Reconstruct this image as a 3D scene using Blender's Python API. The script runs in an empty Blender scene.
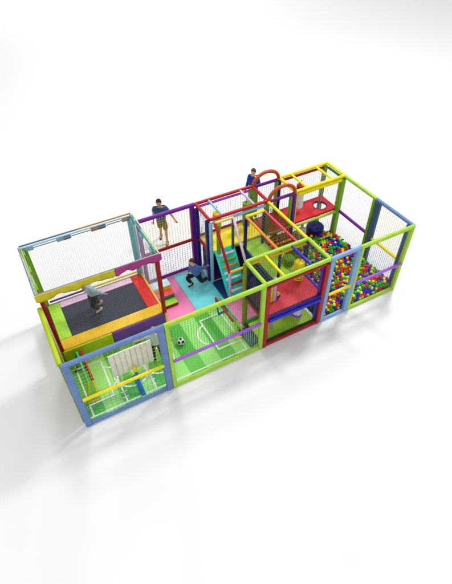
import bpy, bmesh, math, random
from mathutils import Vector, Matrix, noise
random.seed(7)
S = bpy.context.scene
COL = S.collection
PI = math.pi

# ------------------------------------------------------------------ materials
def lin(c):
    return tuple((x/255/12.92 if x/255 <= .04045 else ((x/255+.055)/1.055)**2.4) for x in c)
MATS = {}
def mat(name, rgb, rough=.45, var=.12, scale=6., bump=.15, bscale=60., spec=.32, coat=0., metal=0., sheen=0.):
    if name in MATS: return MATS[name]
    m = bpy.data.materials.new(name); m.use_nodes = True
    nt = m.node_tree; N = nt.nodes; L = nt.links
    b = N['Principled BSDF']
    c = tuple(q**1.12 for q in lin(rgb))
    tc = N.new('ShaderNodeTexCoord')
    n1 = N.new('ShaderNodeTexNoise'); n1.inputs['Scale'].default_value = scale; n1.inputs['Detail'].default_value = 4
    L.new(tc.outputs['Object'], n1.inputs['Vector'])
    mr = N.new('ShaderNodeMapRange'); mr.inputs[1].default_value = .3; mr.inputs[2].default_value = .7
    mr.inputs[3].default_value = 1-var; mr.inputs[4].default_value = 1+var*.6
    L.new(n1.outputs['Fac'], mr.inputs[0])
    mx = N.new('ShaderNodeVectorMath'); mx.operation = 'MULTIPLY'
    mx.inputs[0].default_value = c
    L.new(mr.outputs[0], mx.inputs[1])
    L.new(mx.outputs[0], b.inputs['Base Color'])
    mr2 = N.new('ShaderNodeMapRange'); mr2.inputs[3].default_value = max(.05, rough-.1); mr2.inputs[4].default_value = rough+.12
    L.new(n1.outputs['Fac'], mr2.inputs[0]); L.new(mr2.outputs[0], b.inputs['Roughness'])
    b.inputs['Specular IOR Level'].default_value = spec
    b.inputs['Coat Weight'].default_value = coat
    b.inputs['Metallic'].default_value = metal
    b.inputs['Sheen Weight'].default_value = sheen
    if bump:
        n2 = N.new('ShaderNodeTexNoise'); n2.inputs['Scale'].default_value = bscale; n2.inputs['Detail'].default_value = 3
        L.new(tc.outputs['Object'], n2.inputs['Vector'])
        bp = N.new('ShaderNodeBump'); bp.inputs['Strength'].default_value = bump; bp.inputs['Distance'].default_value = .01
        L.new(n2.outputs['Fac'], bp.inputs['Height']); L.new(bp.outputs[0], b.inputs['Normal'])
    MATS[name] = m
    return m
V = lambda n, c, **k: mat('vinyl_'+n, c, rough=k.pop('rough', .38), **k)
STEEL = V('steel_blue', (104, 136, 184)); SLATE = V('slate', (70, 98, 130)); LIME = V('lime', (168, 206, 62)); GRASS = V('leaf', (120, 168, 30))
OLIVE = V('olive', (140, 150, 20)); YEL = V('yellow', (238, 220, 10)); GOLD = V('gold', (232, 190, 30)); PURP = V('purple', (122, 24, 150))
CRIM = V('crimson', (182, 8, 40)); RED = V('red', (164, 6, 24)); NAVY = V('navy', (34, 30, 126)); SKY = V('sky', (150, 196, 214))
LILAC = V('lilac', (206, 186, 224)); ORNG = V('orange', (238, 142, 24)); ROSE = V('rose', (222, 74, 96)); VIOL = V('violet', (170, 100, 216))
BLUE = V('blue', (50, 40, 200)); BRICK = V('brick', (170, 44, 26)); TEAL = V('teal', (40, 222, 206)); DTEAL = V('deep_teal', (20, 130, 140))
TAN = V('arch_orange', (192, 84, 34)); PINKW = V('pale_pink', (236, 206, 214)); MAG = V('magenta', (176, 62, 140)); PINKM = V('pink_mat', (240, 140, 190), rough=.5, var=.05, scale=2)
AQUA = V('aqua_mat', (120, 222, 226), rough=.5, var=.05, scale=2); DEEP = V('navy_mat', (20, 60, 120), rough=.5); PLUM = V('plum', (70, 20, 100), rough=.5)
REDM = V('red_mat', (226, 50, 44), rough=.5); DECKR = V('deck_red', (200, 34, 44), rough=.5); SALM = V('salmon_deck', (216, 60, 78), rough=.5)
WHITEP = V('white', (232, 234, 236), rough=.5); PALEP = V('pale_lilac', (238, 204, 232), rough=.5); CORAL = V('coral', (240, 96, 100), rough=.5)
ICE = V('ice', (206, 232, 240), rough=.5); PAD = V('violet_pad', (120, 68, 160), rough=.45); CHART = V('chartreuse', (178, 196, 0), rough=.45)
LIMEM = V('lime_mat', (172, 220, 60), rough=.5); BLACK = V('black', (22, 22, 28)); GREENB = V('green', (30, 150, 60)); MAROON = V('maroon', (120, 10, 30))
COOLBLUE = V('cool_blue', (20, 120, 190)); GREY = mat('steel_tube', (150, 155, 160), rough=.3, metal=.6)
BED = mat('trampoline_mesh', (66, 70, 84), rough=.7, var=.15, scale=3, bump=.3, bscale=180)
def cord(n, c): return mat('cord_'+n, c, rough=.8, bump=0, var=.1)
C_GREY = cord('grey', (150, 148, 146)); C_PALE = cord('pale', (214, 206, 220)); C_YEL = cord('yellow', (206, 192, 60)); C_BLUE = cord('blue', (80, 96, 170))
C_DKG = cord('green', (50, 110, 50)); C_LG = cord('light_green', (176, 220, 130)); C_BLK = cord('black', (40, 34, 40)); C_NAVY = cord('navy', (20, 26, 90)); C_OR = cord('rust', (150, 70, 40))
C_OLV = cord('olive', (120, 130, 30))
SKIN = mat('skin', (206, 152, 122), rough=.55, var=.06, bump=.05); SKINB = mat('skin_fair', (226, 178, 150), rough=.55, var=.06, bump=.05)
HAIRD = mat('hair_dark', (30, 24, 24), rough=.6, bump=.6, bscale=120); HAIRB = mat('hair_brown', (92, 62, 40), rough=.6, bump=.6, bscale=120)
HAIRL = mat('hair_blond', (190, 168, 140), rough=.6, bump=.6, bscale=120)
def cloth(n, c, var=.2): return mat('cloth_'+n, c, rough=.85, var=var, scale=9, bump=.4, bscale=40, sheen=.2, spec=.2)
EYE = mat('eye_dark', (30, 22, 20), rough=.2); LIP = mat('lips', (170, 90, 84), rough=.5)

def turf_mat():
    m = bpy.data.materials.new('artificial_turf'); m.use_nodes = True
    nt = m.node_tree; N = nt.nodes; L = nt.links; b = N['Principled BSDF']
    tc = N.new('ShaderNodeTexCoord'); sp = N.new('ShaderNodeSeparateXYZ'); L.new(tc.outputs['Object'], sp.inputs[0])
    mu = N.new('ShaderNodeMath'); mu.operation = 'MULTIPLY'; mu.inputs[1].default_value = PI/.46; L.new(sp.outputs[0], mu.inputs[0])
    si = N.new('ShaderNodeMath'); si.operation = 'SINE'; L.new(mu.outputs[0], si.inputs[0])
    n = N.new('ShaderNodeTexNoise'); n.inputs['Scale'].default_value = 220; n.inputs['Detail'].default_value = 2; L.new(tc.outputs['Object'], n.inputs['Vector'])
    ad = N.new('ShaderNodeMath'); ad.operation = 'MULTIPLY_ADD'; ad.inputs[1].default_value = 4; ad.inputs[2].default_value = .5; L.new(si.outputs[0], ad.inputs[0]); ad.use_clamp = True
    r = N.new('ShaderNodeMix'); r.data_type = 'RGBA'
    r.inputs[6].default_value = (*lin((88, 190, 70)), 1); r.inputs[7].default_value = (*lin((158, 234, 124)), 1)
    L.new(ad.outputs[0], r.inputs[0])
    mr = N.new('ShaderNodeMapRange'); mr.inputs[1].default_value = .3; mr.inputs[2].default_value = .7; mr.inputs[3].default_value = .7; mr.inputs[4].default_value = 1.2
    L.new(n.outputs['Fac'], mr.inputs[0])
    mx = N.new('ShaderNodeVectorMath'); mx.operation = 'MULTIPLY'; L.new(r.outputs[2], mx.inputs[0]); L.new(mr.outputs[0], mx.inputs[1])
    L.new(mx.outputs[0], b.inputs['Base Color']); b.inputs['Roughness'].default_value = .8
    bp = N.new('ShaderNodeBump'); bp.inputs['Strength'].default_value = .5; bp.inputs['Distance'].default_value = .01; L.new(n.outputs['Fac'], bp.inputs['Height']); L.new(bp.outputs[0], b.inputs['Normal'])
    return m
TURF = turf_mat()

# ------------------------------------------------------------------ mesh building
ROOT = {}   # object name -> world offset
class MB:
    def __init__(s): s.bm = bmesh.new(); s.mats = []
    def mi(s, m):
        if m is None: return 0
        if m not in s.mats: s.mats.append(m)
        return s.mats.index(m)
    def _tag(s, before, m):
        k = s.mi(m)
        if k:
            for f in s.bm.faces:
                if f.index == -1 or f not in before: f.material_index = k
    def add(s, vs, fs, m=None, smooth=False):
        k = s.mi(m); b = [s.bm.verts.new(v) for v in vs]
        for f in fs:
            try:
                q = s.bm.faces.new([b[i] for i in f]); q.material_index = k; q.smooth = smooth
            except ValueError: pass
        return s
    def box(s, lo, hi, bev=.012, m=None, seg=2, M=None):
        t = bmesh.new(); bmesh.ops.create_cube(t, size=1)
        lo = Vector(lo); hi = Vector(hi); c = (lo+hi)/2; d = hi-lo
        for v in t.verts: v.co = Vector((v.co.x*d.x, v.co.y*d.y, v.co.z*d.z))
        bev = min(bev, min(d)*.49)
        if bev > 0: bmesh.ops.bevel(t, geom=t.edges[:], offset=bev, segments=seg, affect='EDGES', profile=.5)
        for v in t.verts: v.co = (M @ (v.co+c)) if M else v.co+c
        t.verts.index_update()
        s.add([v.co.copy() for v in t.verts], [[v.index for v in f.verts] for f in t.faces], m, bev > 0); t.free(); return s
    def tube(s, path, r, n=12, m=None, caps=True):
        path = [Vector(p) for p in path]
        rs = r if isinstance(r, (list, tuple)) else [r]*len(path)
        vs = []; fs = []; prev = None
        for i, p in enumerate(path):
            d = (path[min(i+1, len(path)-1)]-path[max(i-1, 0)]).normalized()
            if prev is None:
                a = d.cross(Vector((0, 0, 1)));
                if a.length < .05: a = d.cross(Vector((0, 1, 0)))
                a.normalize()
            else:
                a = (prev-d*prev.dot(d)).normalized()
            prev = a; b = d.cross(a)
            for k in range(n):
                t = 2*PI*k/n+PI/n; vs.append(p+(a*math.cos(t)+b*math.sin(t))*rs[i])
        for i in range(len(path)-1):
            for k in range(n):
                k2 = (k+1) % n; fs.append([i*n+k, i*n+k2, (i+1)*n+k2, (i+1)*n+k])
        if caps: fs += [list(range(n))[::-1], [(len(path)-1)*n+k for k in range(n)]]
        return s.add(vs, fs, m, n > 4)
    def rail(s, p0, p1, r=.052, m=None):      # padded rail with softly rounded ends
        p0 = Vector(p0); p1 = Vector(p1); d = (p1-p0).normalized()
        return s.tube([p0, p0+d*.008, p1-d*.008, p1], [r*.86, r, r, r*.86], 14, m)
    def ball(s, c, r, m=None, seg=12, rings=8, sc=(1, 1, 1), M=None):
        vs = []; fs = []; c = Vector(c)
        for i in range(rings+1):
            th = PI*i/rings
            for k in range(seg):
                ph = 2*PI*k/seg
                v = Vector((r*sc[0]*math.sin(th)*math.cos(ph), r*sc[1]*math.sin(th)*math.sin(ph), r*sc[2]*math.cos(th)))
                vs.append((M @ v if M else v)+c)
        for i in range(rings):
            for k in range(seg):
                k2 = (k+1) % seg; fs.append([i*seg+k, (i+1)*seg+k, (i+1)*seg+k2, i*seg+k2])
        s.add(vs, fs, m, True); return s
    def lathe(s, c, prof, n=28, m=None):
        c = Vector(c); vs = []; fs = []
        for r, z in prof:
            for k in range(n): vs.append(c+Vector((r*math.cos(2*PI*k/n), r*math.sin(2*PI*k/n), z)))
        for i in range(len(prof)-1):
            for k in range(n):
                k2 = (k+1) % n; fs.append([i*n+k, i*n+k2, (i+1)*n+k2, (i+1)*n+k])
        fs += [list(range(n))[::-1], [(len(prof)-1)*n+k for k in range(n)]]
        return s.add(vs, fs, m, True)
    def build(s, name, m=None, parent=None, origin=None, weld=True):
        if weld: bmesh.ops.remove_doubles(s.bm, verts=s.bm.verts, dist=1e-5)
        bmesh.ops.recalc_face_normals(s.bm, faces=s.bm.faces)
        off = Vector(origin) if origin is not None else (ROOT.get(parent.name, Vector()) if parent else Vector())
        for v in s.bm.verts: v.co -= off
        me = bpy.data.meshes.new(name); s.bm.to_mesh(me); s.bm.free()
        ms = s.mats[:]
        if m is not None and not ms: ms = [m]
        for q in ms: me.materials.append(q)
        try: me.set_sharp_from_angle(angle=math.radians(38))
        except Exception: pass
        o = bpy.data.objects.new(name, me); COL.objects.link(o)
        if parent: o.parent = parent
        else: o.location = off
        ROOT[o.name] = off
        return o
def mbm(m):            # builder whose first slot is m
    b = MB(); b.mats = [m]; return b
def tag(o, label, cat, group=None, kind=None):
    if label: o['label'] = label
    if cat: o['category'] = cat
    if group: o['group'] = group
    if kind: o['kind'] = kind
    return o
def thing(name, loc, label, cat, group=None):
    o = bpy.data.objects.new(name, None); COL.objects.link(o); o.location = loc; o.empty_display_size = .1
    ROOT[o.name] = Vector(loc); return tag(o, label, cat, group)

def rail(t, m, p0, p1, r=.052, name='rail', label=None):
    o = mbm(m).rail(p0, p1, r).build(name, None, t)
    if label: o['label'] = label
    return o
def post(t, m, x, y, z0, z1, sx=.14, sy=.12, name='post', label=None):
    o = mbm(m).box((x-sx/2, y-sy/2, z0), (x+sx/2, y+sy/2, z1), .028, seg=3).build(name, None, t)
    if label: o['label'] = label
    return o
def net(t, p, U, W, m, cell=.085, r=.0042, name='net', wob=.012, label=None, slant=0.):
    """a cord mesh stretched from corner p along U and W"""
    p = Vector(p); U = Vector(U); W = Vector(W); nrm = U.cross(W).normalized()
    nu = max(2, round(U.length/cell)); nw = max(2, round(W.length/cell)); b = mbm(m); sd = random.random()*50
    def pt(a, c):
        q = p+U*a+W*c
        edge = min(1, 5*min(a, 1-a, c, 1-c)+.0)
        k = noise.noise(Vector((a*U.length*1.3+sd, c*W.length*1.3, sd)))*wob*3*edge
        k2 = noise.noise(Vector((a*U.length*4+sd, c*W.length*4, sd+9)))*cell*.16*edge
        k3 = noise.noise(Vector((a*U.length*4+sd, c*W.length*4, sd+29)))*cell*.16*edge
        return q+nrm*k+U.normalized()*k2+W.normalized()*k3
    def cordline(f, n, q=1.):
        b.tube([f(i/n) for i in range(n+1)], r*q, 4, None, False)
    for i in range(nu+1): cordline(lambda c, a=i/nu: pt(a, c), max(3, nw//3))
    for i in range(nw+1): cordline(lambda a, c=i/nw: pt(a, c), max(3, nu//3), .72)
    o = b.build(name, None, t, weld=False)
    if label: o['label'] = label
    return o

# ------------------------------------------------------------------ dimensions (metres) of the play structure
H = 2.36
X0, X1, X2, X3, X4, X5 = 0., 2.28, 4.95, 6.87, 7.87, 9.74
Y1, YM, Y2, Y3 = .95, 1.5, 2.98, 3.88
ZD = 1.2

# ------------------------------------------------------------------ setting
def ground():
    m = bpy.data.materials.new('white_floor'); m.use_nodes = True
    nt = m.node_tree; N = nt.nodes; L = nt.links; b = N['Principled BSDF']
    tc = N.new('ShaderNodeTexCoord'); n = N.new('ShaderNodeTexNoise'); n.inputs['Scale'].default_value = .6; n.inputs['Detail'].default_value = 5
    L.new(tc.outputs['Object'], n.inputs['Vector'])
    cr = N.new('ShaderNodeMix'); cr.data_type = 'RGBA'; cr.inputs[6].default_value = (.755, .755, .752, 1); cr.inputs[7].default_value = (.775, .775, .773, 1)
    L.new(n.outputs['Fac'], cr.inputs[0]); L.new(cr.outputs[2], b.inputs['Base Color']); b.inputs['Roughness'].default_value = .55
    b.inputs['Specular IOR Level'].default_value = .25
    b_ = MB(); b_.add([(-150, -150, 0), (160, -150, 0), (160, 170, 0), (-150, 170, 0)], [[0, 1, 2, 3]])
    o = b_.build('ground', m); o['kind'] = 'structure'
ground()

# ------------------------------------------------------------------ front net panels
def front_panel(x0, x1, fm, rm, nm_lo, nm_hi, label, cell, pw=.15, cellr=.0042, bot=None, rz=1.1, railr=.042):
    t = thing('net_panel', ((x0+x1)/2, 0, 0), label, 'net panel', 'framed net panels along the front')
    post(t, fm, x0+pw/2, 0, 0.002, H, pw); post(t, fm, x1-pw/2, 0, 0.002, H, pw)
    rail(t, fm, (x0, 0, H+.03), (x1, 0, H+.03), .06, 'top_rail')
    rail(t, bot or fm, (x0+pw, 0, .055), (x1-pw, 0, .055), .05, 'bottom_rail')
    rail(t, rm, (x0+pw-.01, -.055, rz), (x1-pw+.01, -.055, rz), railr, 'middle_rail')
    net(t, (x0+pw, .01, .1), (x1-x0-2*pw, 0, 0), (0, 0, rz-.1), nm_lo, cell, cellr, 'lower_net')
    net(t, (x0+pw, .01, rz), (x1-x0-2*pw, 0, 0), (0, 0, H-rz), nm_hi, cell, cellr, 'upper_net')
    return t
front_panel(X0, X1-.0, STEEL, YEL, C_BLUE, C_YEL, 'steel-blue framed net panel with a yellow middle rail in front of the white board', .115, .16, .0034)
front_panel(X1+.004, X2-.0, LIME, VIOL, C_LG, C_DKG, 'long lime framed net panel with a violet middle rail in front of the football', .066, .11, .0031)
front_panel(X3+.02, X4, V('light_steel', (130, 170, 212)), YEL, C_OR, C_OR, 'narrow light-blue framed net panel with a short yellow middle rail before the ball pit', .08, .13, .0014)
front_panel(X4+.004, X5, LIME, VIOL, C_GREY, C_GREY, 'rightmost front net panel, lime framed with a lilac middle rail before the ball pit', .08, .1, .0014)

# right-hand side panels
t = thing('net_panel', (X5+.09, YM/2, 0), 'slate-blue framed end net panel with a yellow middle rail beside the ball pit', 'net panel')
post(t, SLATE, X5-.02, .13, .002, H, .12, .14); post(t, SLATE, X5, YM-.11, .002, H, .12, .2)
rail(t, STEEL, (X5, .0, H+.03), (X5, YM, H+.03), .055, 'top_rail'); rail(t, STEEL, (X5, .1, .06), (X5, YM-.1, .06), .05, 'bottom_rail')
rail(t, YEL, (X5, .18, 1.06), (X5, YM-.18, 1.06), .05, 'middle_rail')
net(t, (X5+.02, .2, .1), (0, YM-.4, 0), (0, 0, .96), C_BLUE, .075, .004, 'lower_net'); net(t, (X5+.02, .2, 1.06), (0, YM-.4, 0), (0, 0, H-1.06), C_YEL, .075, .004, 'upper_net')
t = thing('net_panel', (X5, (YM+Y2)/2, 0), 'lime framed end net panel with a dark purple middle rail beside the ball pit', 'net panel')
post(t, GRASS, X5, YM+.06, .002, H, .12, .1)
rail(t, LIME, (X5, YM, H+.03), (X5, Y2, H+.03), .055, 'top_rail'); rail(t, LIME, (X5, YM+.1, .06), (X5, Y2-.06, .06), .05, 'bottom_rail')
rail(t, PURP, (X5, YM+.1, 1.1), (X5, Y2-.06, 1.1), .05, 'middle_rail')
net(t, (X5+.02, YM+.12, .1), (0, Y2-YM-.2, 0), (0, 0, 1.0), C_PALE, .075, .0036, 'lower_net'); net(t, (X5+.02, YM+.12, 1.1), (0, Y2-YM-.2, 0), (0, 0, H-1.1), C_PALE, .075, .0036, 'upper_net')

# ------------------------------------------------------------------ front two-storey tower
t = thing('play_tower', ((X2+X3)/2, Y1/2, 0), 'front two-storey tower with lime top frame, red posts and a salmon deck', 'play tower')
for x, l in ((X2+.06, 0), (X3-.06, 0)):
    post(t, RED, x, 0, .002, H-.06, .13, .12)
post(t, OLIVE, X2, Y1, .002, H-.02, .13, .13); post(t, NAVY, X3-.02, Y1, .002, H-.02, .12, .12)
for a, b in (((X2, 0), (X3, 0)), ((X3, 0), (X3, Y1)), ((X3, Y1), (X2, Y1)), ((X2, Y1), (X2, 0))):
    rail(t, LIME, (*a, H+.045), (*b, H+.045), .054, 'top_rail')
rail(t, GOLD, (X2+.06, Y1-.02, H-.07), (X3-.06, Y1-.02, H-.07), .04, 'top_rail', 'thin gold rail under the back top rail')
rail(t, RED, (X2+.12, 0, H-.07), (X3-.12, 0, H-.07), .045, 'top_rail', 'thin red rail under the front top rail')
rail(t, YEL, (X2+.55, Y1, H+.04), (X2+.55, 0, H+.04), .038, 'roof_bar'); rail(t, BLUE, (X2+1.37, Y1, H+.04), (X2+1.37, 0, H+.04), .038, 'roof_bar', 'blue roof bar')
rail(t, RED, (X2+.12, 0, .06), (X3-.12, 0, .06), .058, 'bottom_rail'); rail(t, BLACK, (X2+.12, .03, .16), (X3-.12, .03, .16), .03, 'bottom_rail')
rail(t, NAVY, (X2+.12, -.02, 1.18), (X3-.12, -.02, 1.18), .05, 'middle_rail'); rail(t, BLUE, (X2+.12, -.07, 1.08), (X3-.12, -.07, 1.08), .05, 'middle_rail')
rail(t, BLUE, (X3-.15, .05, .12), (X3-.15, .05, H-.1), .035, 'middle_rail', 'upright blue rail inside the right post')
mbm(SALM).box((X2+.05, .03, ZD-.06), (X3-.05, Y1, ZD), .015).build('deck', None, t)
mbm(LIMEM).box((X2+.08, .05, .006), (X3-.06, Y1+.05, .05), .015).build('floor_mat', None, t)
rail(t, CRIM, (X2, .05, ZD-.06), (X2, Y1-.05, ZD-.06), .045, 'side_rail'); rail(t, BLACK, (X2, .05, ZD+.04), (X2, Y1-.05, ZD+.04), .035, 'side_rail', 'black side rail')
rail(t, BLUE, (X3, .05, ZD-.04), (X3, Y1-.05, ZD-.04), .045, 'side_rail'); rail(t, GREENB, (X2+.06, Y1, .09), (X3-.06, Y1, .09), .05, 'bottom_rail', 'green bottom rail at the back')
rail(t, BLACK, (X2, .05, .08), (X2, Y1-.06, .08), .04, 'bottom_rail', 'black bottom rail on the left side')
rail(t, NAVY, (6.0, Y1, ZD), (6.0, Y1, H), .04, 'middle_rail', 'slim navy upright at the back')
net(t, (X2, .06, ZD+.05), (0, Y1-.12, 0), (0, 0, H-ZD-.08), C_NAVY, .04, .0075, 'side_net', label='dense navy net on the left side')
net(t, (X3, .06, ZD+.05), (0, Y1-.12, 0), (0, 0, H-ZD-.08), C_NAVY, .055, .005, 'side_net', label='navy net towards the ball pit')
net(t, (X3, .06, .1), (0, Y1-.12, 0), (0, 0, ZD-.15), C_NAVY, .055, .004, 'side_net')
net(t, (X2+.1, .0, ZD+.05), (X3-X2-.2, 0, 0), (0, 0, H-ZD-.1), C_OR, .06, .0022, 'front_net'); net(t, (X2+.1, .0, .12), (X3-X2-.2, 0, 0), (0, 0, ZD-.2), C_DKG, .06, .0022, 'front_net')
net(t, (X2+.06, Y1, ZD+.05), (1.0, 0, 0), (0, 0, H-ZD-.1), C_BLK, .055, .003, 'back_net')

net(t, (X2+.05, .03, H+.01), (X3-X2-.1, 0, 0), (0, Y1-.06, 0), C_OLV, .085, .0026, 'roof_net')
# things inside the tower
t = thing('punching_bag', (6.5, .72, ZD), 'yellow hanging punching bag with a dark ring and smile in the front tower', 'punching bag', None)
bg_ = mbm(YEL).lathe((6.5, .72, 1.32), [(.1, 0), (.145, .03), (.15, .3), (.15, .58), (.12, .62), (.02, .63)]).build('bag', None, t)
mbm(BLACK).lathe((6.5, .72, 1.55), [(.152, 0), (.156, .01), (.156, .03), (.152, .04)]).build('ring', None, bg_)
b = mbm(BLACK)
b.tube([(6.5+.157*math.sin(-.35-.5+a*.17), .72-.157*math.cos(-.35-.5+a*.17), 1.44-.03*math.sin(a*PI/6)) for a in range(7)], .009, 6)
for a in (-.65, -.1): b.ball((6.5+.15*math.sin(a), .72-.15*math.cos(a), 1.5), .016)
b.build('face', None, bg_)
mbm(BRICK).tube([(6.5, .72, 1.94), (6.5, .72, H+.02)], .012, 8).build('strap', None, t)
t = thing('play_board', (5.6, .42, 0), 'lilac and yellow upright play board with a striped disc in the front tower', 'play board')
mbm(LILAC).box((5.47, .38, .05), (5.57, .46, 2.02), .02).build('upright', None, t)
mbm(YEL).box((5.36, .38, ZD), (5.465, .46, 1.86), .02).build('upright', None, t, )['label'] = 'yellow upright'
for k, (m_, a0, a1) in enumerate(((YEL, 20, 70), (GREENB, 70, 120), (BLUE, -60, 20))):
    pts = [(5.575+.14*math.cos(math.radians(a0+(a1-a0)*i/8)), 1.33+.14*math.sin(math.radians(a0+(a1-a0)*i/8))) for i in range(9)]+[(5.575, 1.33)]
    n = len(pts); vs = [(x, .39, z) for x, z in pts]+[(x, .45, z) for x, z in pts]
    fs = [list(range(n)), [n+i for i in range(n)][::-1]]+[[i, (i+1) % n, n+(i+1) % n, n+i] for i in range(n)]
    mbm(m_).add(vs, fs).build('disc_sector', None, t)
mbm(YEL).box((5.2, .39, 1.72), (5.36, .45, 1.86), .015).build('arm', None, t); mbm(BLUE).box((5.24, .39, 1.58), (5.40, .45, 1.71), .015).build('arm', None, t)['label'] = 'blue arm'
t = thing('floor_roller', (6.42, .45, .05), 'white and lilac upright foam roller under the salmon deck', 'foam roller')
rl = mbm(WHITEP).lathe((6.42, .45, .05), [(.09, 0), (.14, .04), (.15, .2), (.12, .36), (.05, .42)]).build('roller', None, t)
mbm(VIOL).lathe((6.42, .45, .13), [(.148, 0), (.158, .02), (.158, .09), (.152, .11)]).build('band', None, rl)

# ------------------------------------------------------------------ raised corridor
t = thing('raised_corridor', (6.3, 1.9, 0), 'raised corridor with lime deck and orange and rose roof rails behind the front tower', 'play tower')
XC0, XC1, YC = 5.93, 6.54, 2.63
mbm(LIMEM).box((XC0+.04, Y1+.02, ZD-.06), (6.86, 2.2, ZD), .015).build('deck', None, t); mbm(LIMEM).box((XC0+.04, 2.205, ZD-.06), (XC1+.08, Y2-.06, ZD), .015).build('deck', None, t)
mbm(DEEP).box((XC0-.03, Y1+.02, ZD-.34), (XC0+.035, Y2-.08, ZD+.01), .02).build('side_pad', None, t)
post(t, NAVY, XC0, YC, ZD, H-.04, .09, .09); post(t, NAVY, XC1, YC, ZD, H-.04, .09, .09)
rail(t, YEL, (XC0, YC, H+.03), (XC1, YC, H+.03), .045, 'top_rail'); rail(t, ORNG, (XC0, YC, H+.03), (XC0, Y1+.05, H+.03), .038, 'top_rail', 'orange top rail'); rail(t, ROSE, (XC1, YC, H+.03), (XC1, Y1+.05, H+.03), .035, 'top_rail', 'rose top rail')
rail(t, YEL, (X3, Y2-.05, H+.03), (X3, Y1+.05, H+.03), .046, 'top_rail', 'long yellow top rail')
net(t, (XC0, Y1+.05, .06), (0, 1.9, 0), (0, 0, ZD-.4), C_BLK, .05, .0075, 'lower_net'); net(t, (XC1, Y1+.1, ZD), (0, 1.45, 0), (0, 0, H-ZD), C_BLK, .07, .005, 'side_net'); net(t, (X3, Y1+.1, .4), (0, 1.9, 0), (0, 0, H-.5), C_BLK, .075, .0045, 'side_net')
net(t, (XC0, Y1+.1, ZD), (0, 1.45, 0), (0, 0, H-ZD), C_GREY, .09, .0025, 'side_net')
net(t, (XC0, Y1+.05, H), (XC1-XC0, 0, 0), (0, YC-Y1-.05, 0), C_OLV, .085, .0026, 'roof_net'); net(t, (XC1, Y1+.05, H), (X3-XC1, 0, 0), (0, YC-Y1-.05, 0), C_BLK, .085, .004, 'roof_net')
mbm(GRASS).lathe((6.72, 1.5, ZD+.002), [(.17, 0), (.19, .02), (.19, .16), (.15, .2), (.03, .205)]).build('bumper', None, t)
t = thing('roller_crawl', (7.2, 2.6, 0), 'row of orange and red foam rollers beside the raised corridor', 'foam rollers')
mbm(GRASS).box((6.68, 2.24, .3), (7.7, 2.94, .6), .03).build('base', None, t)
for k in range(5):
    rail(t, (ORNG, BRICK)[k % 2], (6.68, 2.3+k*.15, .95-.02*(k % 2)), (7.66, 2.3+k*.15, .95-.02*(k % 2)), .045, 'roller')
for x in (6.66, 7.7): mbm(OLIVE).box((x-.03, 2.24, .3), (x+.03, 2.95, 1.0), .015).build('side_frame', None, t)

# ------------------------------------------------------------------ stairs
t = thing('climbing_stair', (5.38, 2.45, 0), 'steep turquoise climbing ramp with coloured rungs and red and pale pink handrails', 'climbing ramp')
M = Matrix.Translation((5.38, 2.06, .02)) @ Matrix.Rotation(math.atan2(1.22, .84), 4, 'X')
L_ = math.hypot(1.22, .84)
rp = mbm(TEAL).box((-.33, 0, -.05), (.33, L_+.04, .02), .02, M=M).build('ramp', None, t)
rc = [PINKW, CRIM, ICE, PINKW, ORNG, GRASS, PINKW, PINKW]
for k in range(7):
    yy = .2+k*.19; p = M @ Vector((0, yy, .05)); rail(rp, rc[k], (p.x-.25, p.y, p.z), (p.x+.25, p.y, p.z), .042, 'rung')
for sx, m_ in ((-.3, CRIM), (.28, PINKW)):
    o = rail(t, m_, (5.38+sx, 2.88, 2.3), (5.38+sx, 2.05, 1.08), .041, 'handrail'); o['label'] = 'red handrail' if sx < 0 else 'pale pink handrail'
rail(t, LILAC, (5.08, 2.04, .02), (5.08, 2.04, 1.08), .045, 'upright'); rail(t, YEL, (5.66, 2.04, .02), (5.66, 2.04, 1.08), .045, 'upright'); rail(t, GOLD, (5.08, 2.04, 1.1), (5.66, 2.04, 1.1), .042, 'cross_bar'); rail(t, V('pale_yellow', (226, 214, 120)), (5.08, 2.9, 2.3), (5.66, 2.9, 2.3), .045, 'cross_bar')
rail(t, GRASS, (5.16, 2.86, ZD), (5.16, 2.86, 2.26), .06, 'upright', 'lime upright'); rail(t, SLATE, (5.64, 2.86, ZD), (5.64, 2.86, 2.26), .04, 'upright', 'slate upright')

# ------------------------------------------------------------------ red-topped tower
t = thing('play_tower', ((X2+X3)/2, (Y2+Y3)/2, 0), 'back tower with crimson top frame, yellow deck and two hanging bags', 'play tower')
post(t, SKY, X2+.02, Y2-.02, .002, H-.06, .1, .1, label='light-blue post'); post(t, NAVY, X2-.02, Y2+.1, .002, H-.04, .12, .12, label='navy post'); post(t, NAVY, X2-.02, Y3-.1, .002, H-.04, .13, .1, label='navy post at the back')
post(t, GRASS, X3-.02, Y2, .002, H-.04, .14, .12, label='lime post'); post(t, GRASS, X3, Y3, .002, H-.04, .14, .12, label='lime post at the back')
for a, b in (((X2, Y2), (X3, Y2)), ((X3, Y2), (X3, Y3)), ((X3, Y3), (X2, Y3)), ((X2, Y3), (X2, Y2))):
    rail(t, CRIM, (*a, H+.045), (*b, H+.045), .05, 'top_rail')
rail(t, SKY, (X2+.08, Y2-.03, H-.07), (X3-.08, Y2-.03, H-.07), .04, 'top_rail', 'thin light-blue rail under the front top rail'); rail(t, VIOL, (X2+.08, Y3, H-.08), (X3-.08, Y3, H-.08), .04, 'top_rail', 'thin violet rail under the back top rail')
rail(t, SKY, (5.37, Y2, H+.04), (5.37, Y3, H+.04), .037, 'roof_bar'); rail(t, LILAC, (6.44, Y2, H+.04), (6.44, Y3, H+.04), .037, 'roof_bar', 'lilac roof bar')
mbm(YEL).box((X2+.04, Y2+.04, ZD-.07), (X3-.04, Y3-.04, ZD), .015).build('deck', None, t)
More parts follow.
